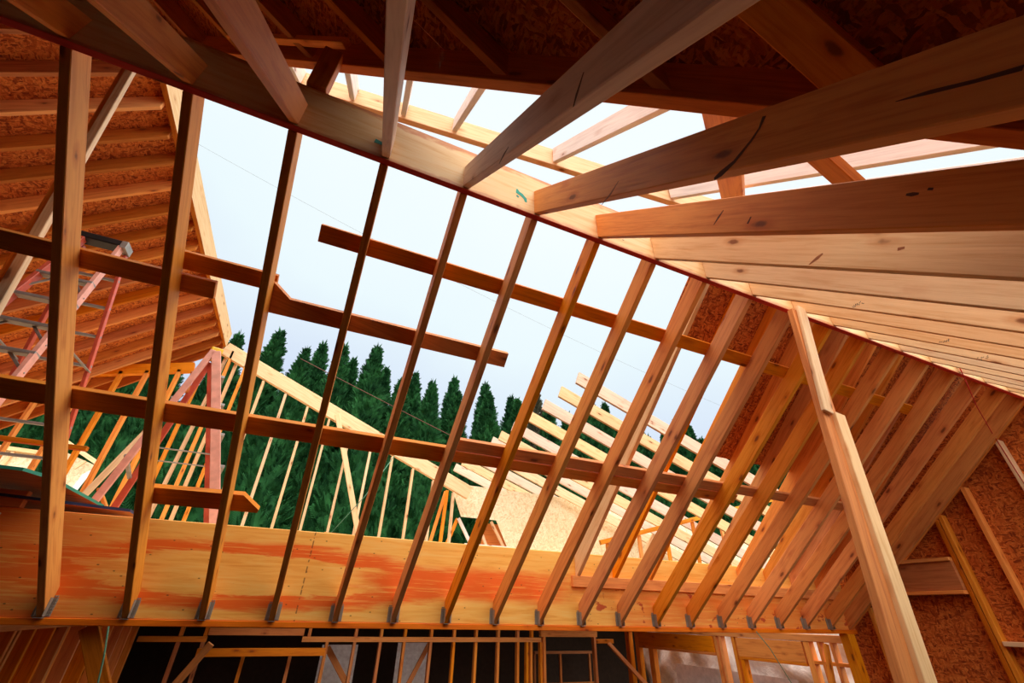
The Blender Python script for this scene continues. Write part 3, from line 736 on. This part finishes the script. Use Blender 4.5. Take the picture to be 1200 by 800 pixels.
def ladder_yellow():
    root = empty('stepladder', (-1.2, 4.6, 2.93)); tag(root, 'red stepladder with yellow top cap seen end-on in front of the studs', 'stepladder')
    zb = 2.94; zt = 4.56
    board('top_cap', (-1.215, 4.49, zt), (-1.275, 4.73, zt), .10, .055, YELLOW, parent=root, bev=.008)
    R_, L_ = [], []
    for sy in (-1, 1):
        y0, y1 = 4.6 + sy * .15, 4.6 + sy * .27
        sh_ = lambda y: -.235 * (y - 4.6)
        R_.append((V((-1.205 + sh_(y0), y0, zt)), V((-.67 - .20 * (y1 - 4.6), y1, zb))))
        L_.append((V((-1.29 + sh_(y0), y0, zt)), V((-1.57 - .05 * (y1 - 4.6), y1, zb))))
    for j in (0, 1):
        r = board('front_rail', *R_[j], .03, .075, PINKFG if j == 0 else REDFG, up=(-1, 0, 0), parent=root)
        if j == 0: r['label'] = 'faded salmon front rail'
        board('back_rail', *L_[j], .03, .05, PINKFG if j == 0 else REDFG, up=(1, 0, 0), parent=root)
    for k in range(1, 6):
        t_ = k * .17
        board('step', R_[0][0].lerp(R_[0][1], t_), R_[1][0].lerp(R_[1][1], t_), .055, .025, ALU, parent=root)
        p, q = L_[0][0].lerp(L_[0][1], t_), L_[1][0].lerp(L_[1][1], t_ + .05)
        board('back_brace', p, q, .03, .02, PINE if k % 2 else ALU, parent=root)
    board('spreader', R_[0][0].lerp(R_[0][1], .62), L_[0][0].lerp(L_[0][1], .62), .02, .008, ALU, parent=root)
    board('spreader', R_[1][0].lerp(R_[1][1], .62), L_[1][0].lerp(L_[1][1], .62), .02, .008, ALU, parent=root)
    c = tube('cord', [(-1.19, 4.45, 4.5), (-1.0, 4.42, 4.0), (-.90, 4.40, 3.7), (-.80, 4.38, 3.3), (-.66, 4.36, 3.0)], .006, CABLE, root)
    c.matrix_parent_inverse = root.matrix_world.inverted(); c['label'] = 'dark cord hanging along the front rail'
ladder_yellow()

# ------------------------------------------------------------------ neighbouring house: parallel lookout rafters
for k, y in enumerate((4.43, 4.91, 5.42, 5.98, 6.59, 7.18, 7.60, 8.22, 8.8, 9.4, 10.0)):
    z = 5.31 + max(0, y - 5.4) * .045
    L_ = 7.5
    r = board('rafter', (2.87, y, z - .19), (2.87 + L_, y, z - .19 - .352 * L_), .038, .19, (GREYED, PALE, GREYED, PALE)[k % 4], up=(.352, 0, 1))
    tag(r, '%s of the parallel bright rafters of the neighbouring roof, nearest first' % ORD[k], 'rafter', 'rafters of the neighbouring roof')
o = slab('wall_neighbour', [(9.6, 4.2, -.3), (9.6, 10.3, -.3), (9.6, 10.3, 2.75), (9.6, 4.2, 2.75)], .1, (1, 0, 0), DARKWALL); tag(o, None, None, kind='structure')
hs_ = empty('house_gable', (3, 8.6, 2.9)); tag(hs_, 'pale strand board gable of the neighbouring house with corner opening', 'house')
pan = slab('gable_panel', [(2.38, 8.4, 4.62), (2.65, 8.4, 4.02), (3.38, 8.4, 4.02), (3.66, 8.4, 3.50), (3.66, 8.4, 2.93), (11.5, 8.4, 2.93), (11.5, 8.4, 3.9), (6.0, 8.4, 4.62)], .012, (0, 1, 0), OSBF, parent=hs_)
for (a, b__, w, m_, nm) in (((2.75, 8.36, 3.53), (3.68, 8.36, 3.53), .06, SKYLIT, 'sill'), ((2.62, 8.45, 4.0), (2.98, 8.45, 3.45), .06, SKYLIT, 'strut'), ((3.30, 8.45, 4.0), (3.62, 8.45, 3.5), .05, PALE, 'strut'),
                            ((3.0, 8.45, 4.0), (3.25, 8.45, 3.5), .05, PALE, 'strut'), ((2.36, 8.5, 4.5), (2.30, 8.5, 2.93), .06, PINE, 'corner_stud'), ((2.36, 8.6, 4.5), (2.02, 8.6, 2.93), .06, PINE, 'corner_stud'), ((2.62, 8.5, 4.0), (2.36, 8.5, 3.3), .06, PINE, 'strut')):
    board(nm, a, b__, w, .04, m_, up=(0, 1, 0), parent=hs_)
slab('soffit', [(3.0, 8.7, 2.93), (3.9, 8.7, 2.93), (3.9, 8.7, 4.0), (3.3, 8.7, 4.0)], .02, (0, 1, 0), BROWN, parent=hs_)
tr = empty('truss_frame', (5.5, 6.3, 2.93)); tag(tr, 'low open truss frame standing under the neighbouring bright rafters', 'truss')
board('top_chord', (4.35, 6.3, 3.42), (9.0, 6.3, 4.62), .05, .07, PINE, parent=tr)
for x in (4.5, 5.15, 5.75, 6.4, 7.1): board('web', (x, 6.3, 2.93), (x, 6.3, 3.42 + (x - 4.35) * .258), .06, .04, PINE, up=(0, 1, 0), parent=tr)
for x in (4.5, 5.2): board('diagonal', (x - .3, 6.34, 2.95), (x + .3, 6.34, 3.45 + (x - 4.35) * .258), .05, .04, PALE, up=(0, 1, 0), parent=tr)

o = board('sill_plate', (.25, 7.5, 3.385), (2.75, 7.5, 3.32), .10, .05, MID); tag(o, 'dark reddish sill seen just above the stained beam', 'plate')
# far porch at the left
pr = empty('porch_frame', (-5.2, 12, 2.9)); tag(pr, 'distant pale porch with strand board side and white wrapped corner', 'porch')
slab('side_panel', [(-7.2, 12, 4.0), (-5.35, 12, 4.0), (-5.35, 12, 5.09), (-7.2, 12, 5.15)], .02, (0, 1, 0), OSBF, parent=pr)
slab('gable_panel', [(-5.3, 12.2, 3.8), (-4.72, 12.2, 3.8), (-4.5, 12.2, 5.0), (-5.1, 12.2, 5.2)], .02, (0, 1, 0), OSBF, parent=pr)
slab('corner_wrap', [(-4.70, 11.98, 3.8), (-4.62, 11.98, 3.8), (-4.42, 11.98, 4.9), (-4.56, 11.98, 4.75)], .02, (0, 1, 0), WRAP, parent=pr)
board('top_rail', (-7.2, 11.95, 5.08), (-5.3, 11.95, 5.03), .08, .08, PALE, parent=pr)
board('rake_rail', (-5.3, 12, 5.42), (-4.45, 12, 4.98), .08, .08, PALE, parent=pr)
for x in (-5.15, -4.95, -4.75): board('outlooker', (x, 12.0, 4.85), (x + .12, 12.0, 5.15 - .3*(x+5.15)), .04, .04, PALE, up=(0, 1, 0), parent=pr)
for x in (-6.6, -5.9): board('side_stud', (x, 11.93, 4.0), (x + .1, 11.93, 5.05), .05, .05, PALE, up=(0, 1, 0), parent=pr)

# ------------------------------------------------------------------ power lines
def sag(a, b_, s, n=24):
    a, b_ = V(a), V(b_); return [a.lerp(b_, i / n) - V((0, 0, s * 4 * (i / n) * (1 - i / n))) for i in range(n + 1)]
o = tube('power_line', sag((-12, 14, 19.0), (22, 14, 10.9), .9), .005, plain('grey_cable', (.35, .37, .38), .6)); tag(o, 'faint high power line crossing the open sky', 'cable')
o = tube('power_line', sag((-1.5, 14, 9.4), (14, 14, 4.6), .1), .012, plain('brown_cable', (.16, .05, .03), .6)); tag(o, 'brown power line low in front of the evergreens', 'cable')
o = tube('green_cord', [(.25, 7.7, 3.3), (.75, 7.7, 4.05), (1.15, 7.7, 4.85)], .006, GRNSTR); tag(o, 'thin teal cord rising across the rake wall studs', 'cord')

# ------------------------------------------------------------------ evergreens
def tree_mesh(seed, H=1.0):
    rnd = random.Random(seed)
    bm = bmesh.new()
    # H = 12 m tall, full to the ground
    h = 12.0
    def R(z):
        t_ = z / h
        return 2.05 * (1 - t_) ** .95 * (.55 + .45 * min(1, t_ * 6)) + .03
    # dense inner mass
    seg, lay = 12, 14; rings = []
    for j in range(lay + 1):
        z = .4 + (h - 1.2) * j / lay
        rings.append([bm.verts.new((R(z) * .72 * math.cos(a) * (1 + rnd.uniform(-.12, .12)), R(z) * .72 * math.sin(a) * (1 + rnd.uniform(-.12, .12)), z)) for a in [2 * math.pi * k / seg for k in range(seg)]])
    for j in range(lay):
        for k in range(seg): bm.faces.new([rings[j][k], rings[j][(k+1) % seg], rings[j+1][(k+1) % seg], rings[j+1][k]])
    def blade(p, d, L, w, nrm):
        s = d.cross(nrm).normalized() * w
        a = bm.verts.new(p); b1 = bm.verts.new(p + d * L * .4 + s); b2 = bm.verts.new(p + d * L * .4 - s); c = bm.verts.new(p + d * L)
        bm.faces.new([a, b1, c, b2])
    N = 4200
    for i in range(N):
        u = rnd.random(); z = h * (1 - (1 - u) ** .62) if False else h * (.12 + .88 * u)
        a = rnd.uniform(0, 2 * math.pi)
        clump = .84 + .34 * math.sin(a * 5 + seed + z * 1.7) * math.sin(z * 3.1 + a * 2)
        r = R(z) * clump * rnd.uniform(.72, 1.0)
        p = V((r * math.cos(a), r * math.sin(a), z))
        out = V((math.cos(a), math.sin(a), 0))
        d = (out * rnd.uniform(.35, .9) + V((0, 0, rnd.uniform(.5, 1.1))) + V((rnd.uniform(-.35, .35), rnd.uniform(-.35, .35), 0))).normalized()
        L = rnd.uniform(.28, .62) * (1 - .55 * (z / h) ** 2)
        n_ = V((rnd.uniform(-1, 1), rnd.uniform(-1, 1), rnd.uniform(-.4, 1))).normalized()
        blade(p, d, L, .035, n_)
        sd = d.cross(n_).normalized()
        for q in range(5):
            f = .15 + .16 * q
            for sg in (-1, 1):
                dd = (d * .8 + sd * sg * .75).normalized()
                blade(p + d * L * f, dd, L * (.5 - .07 * q), .018, n_)
    for q in range(14):     # pointed leader
        z = h * .93 + q * .07
        for k in range(4):
            a = rnd.uniform(0, 6.28); d = V((math.cos(a) * .35, math.sin(a) * .35, 1)).normalized()
            blade(V((0, 0, z)), d, .35, .03, V((math.sin(a), -math.cos(a), 0)))
    me = bpy.data.meshes.new('foliage'); bm.to_mesh(me); bm.free(); me.materials.append(LEAF)
    return me
def trunk_mesh():
    bm = bmesh.new(); bmesh.ops.create_cone(bm, cap_ends=True, segments=10, radius1=.16, radius2=.02, depth=11.5, matrix=Matrix.Translation((0, 0, 5.75)))
    me = bpy.data.meshes.new('trunk'); bm.to_mesh(me); bm.free(); me.materials.append(BARK); return me
FM = [tree_mesh(s) for s in (1, 2, 3, 4)]; TM = trunk_mesh()
FB = FM[2].copy(); FB.materials[0] = LEAFB
tr_n = 0
rt = random.Random(11)
for row, (yy, dx, x0_, x1_) in enumerate(((17.0, 1.35, -11.0, 33), (19.3, 1.7, -13.5, 40))):
    x = x0_
    while x < x1_:
        h = (11.8 + rt.uniform(-.7, .8)) * (1 if row == 0 else 1.07)
        root = empty('conifer_tree', (x, yy + rt.uniform(-.5, .5), -.3))
        k = tr_n
        f = link('foliage', FM[k % 4], root); t_ = link('trunk', TM, root)
        if row == 1 and 8.9 < x < 11.0: f.data = FB; f['label'] = 'greyish brown thinning foliage'; h *= 1.02
        s_ = h / 12.3
        root.scale = (s_ * rt.uniform(.95, 1.2), s_ * rt.uniform(.95, 1.2), s_); root.rotation_euler = (0, 0, rt.uniform(0, 6.28))
        root['label'] = '%s evergreen from the left in the %s row behind the building' % (ORD[min(19, len([1 for q in range(tr_n)]))] if False else 'evergreen', 'front' if row == 0 else 'back')
        root['category'] = 'tree'; root['group'] = 'evergreens in the %s row' % ('front' if row == 0 else 'back')
        root['_r'] = row
        tr_n += 1; x += dx * rt.uniform(.85, 1.15)
cnt = {0: 0, 1: 0}
BIG = ORD + ['twenty-first', 'twenty-second', 'twenty-third', 'twenty-fourth', 'twenty-fifth', 'twenty-sixth', 'twenty-seventh', 'twenty-eighth', 'twenty-ninth', 'thirtieth'] + ['thirty-' + q for q in ORD[:9]] + ['fortieth'] + ['forty-' + q for q in ORD[:9]]
for o in [q for q in bpy.data.objects if '_r' in q.keys()]:
    r_ = o['_r']; o['label'] = '%s dark evergreen from the left in the %s row behind the building' % (BIG[min(48, cnt[r_])], ['front', 'back'][r_]); cnt[r_] += 1
    del o['_r']

# ------------------------------------------------------------------ daylight
w = bpy.data.worlds.new('sky'); SC.world = w; w.use_nodes = True
nt = w.node_tree; nt.nodes.clear()
out = nt.nodes.new('ShaderNodeOutputWorld'); bg = nt.nodes.new('ShaderNodeBackground')
tc = nt.nodes.new('ShaderNodeTexCoord'); sp = nt.nodes.new('ShaderNodeSeparateXYZ'); nt.links.new(tc.outputs['Generated'], sp.inputs[0])
cl = noise(nt, tc.outputs['Generated'], 2.2, 4, .5)
f = mth(nt, 'ADD', sp.outputs[2], mth(nt, 'MULTIPLY', mth(nt, 'SUBTRACT', cl, .5), .25))
f = mth(nt, 'ADD', f, mth(nt, 'MULTIPLY', sp.outputs[0], .22))
c = ramp(nt, f, [(.0, (.50, .58, .72)), (.38, (.66, .76, .95)), (.60, (.84, .96, 1.0)), (.85, (.92, 1.0, 1.02))])
nt.links.new(c, bg.inputs[0]); bg.inputs[1].default_value = 1.0
nt.links.new(bg.outputs[0], out.inputs[0])
sl = bpy.data.lights.new('sun', 'SUN'); sl.energy = 6.2; sl.angle = math.radians(110); sl.color = (1, .94, .84)  # wide soft lamp added to strengthen the overcast skylight; no direct sun
so = bpy.data.objects.new('sun', sl); COL.objects.link(so)
so.rotation_euler = V((.45, -.15, -.9)).to_track_quat('-Z', 'Y').to_euler() if False else V((-.12, .5, -1)).to_track_quat('-Z', 'Y').to_euler()

# ------------------------------------------------------------------ camera
cam = bpy.data.cameras.new('camera'); co = bpy.data.objects.new('camera', cam); COL.objects.link(co)
cam.sensor_width = 36; cam.lens = 502.559 / 1200 * 36; cam.clip_start = .02; cam.clip_end = 300
pi_, ya, ro = .5672, .4078, .02382
pi_, ya, ro = math.radians(32.499), math.radians(23.364), math.radians(1.365)
F = V((math.sin(ya) * math.cos(pi_), math.cos(ya) * math.cos(pi_), math.sin(pi_)))
R0 = V((math.cos(ya), -math.sin(ya), 0)); U0 = R0.cross(F)
R1 = R0 * math.cos(ro) + U0 * math.sin(ro); U1 = -R0 * math.sin(ro) + U0 * math.cos(ro)
M = Matrix((R1, U1, -F)).transposed().to_4x4(); M.translation = (0, 0, 2.45)
co.matrix_world = M
SC.camera = co
SC.view_settings.view_transform = 'Standard'; SC.view_settings.look = 'None'
SC.view_settings.exposure = 0; SC.view_settings.gamma = 1; SC.view_settings.use_curve_mapping = False
SC.cycles.max_bounces = 8; SC.cycles.diffuse_bounces = 6
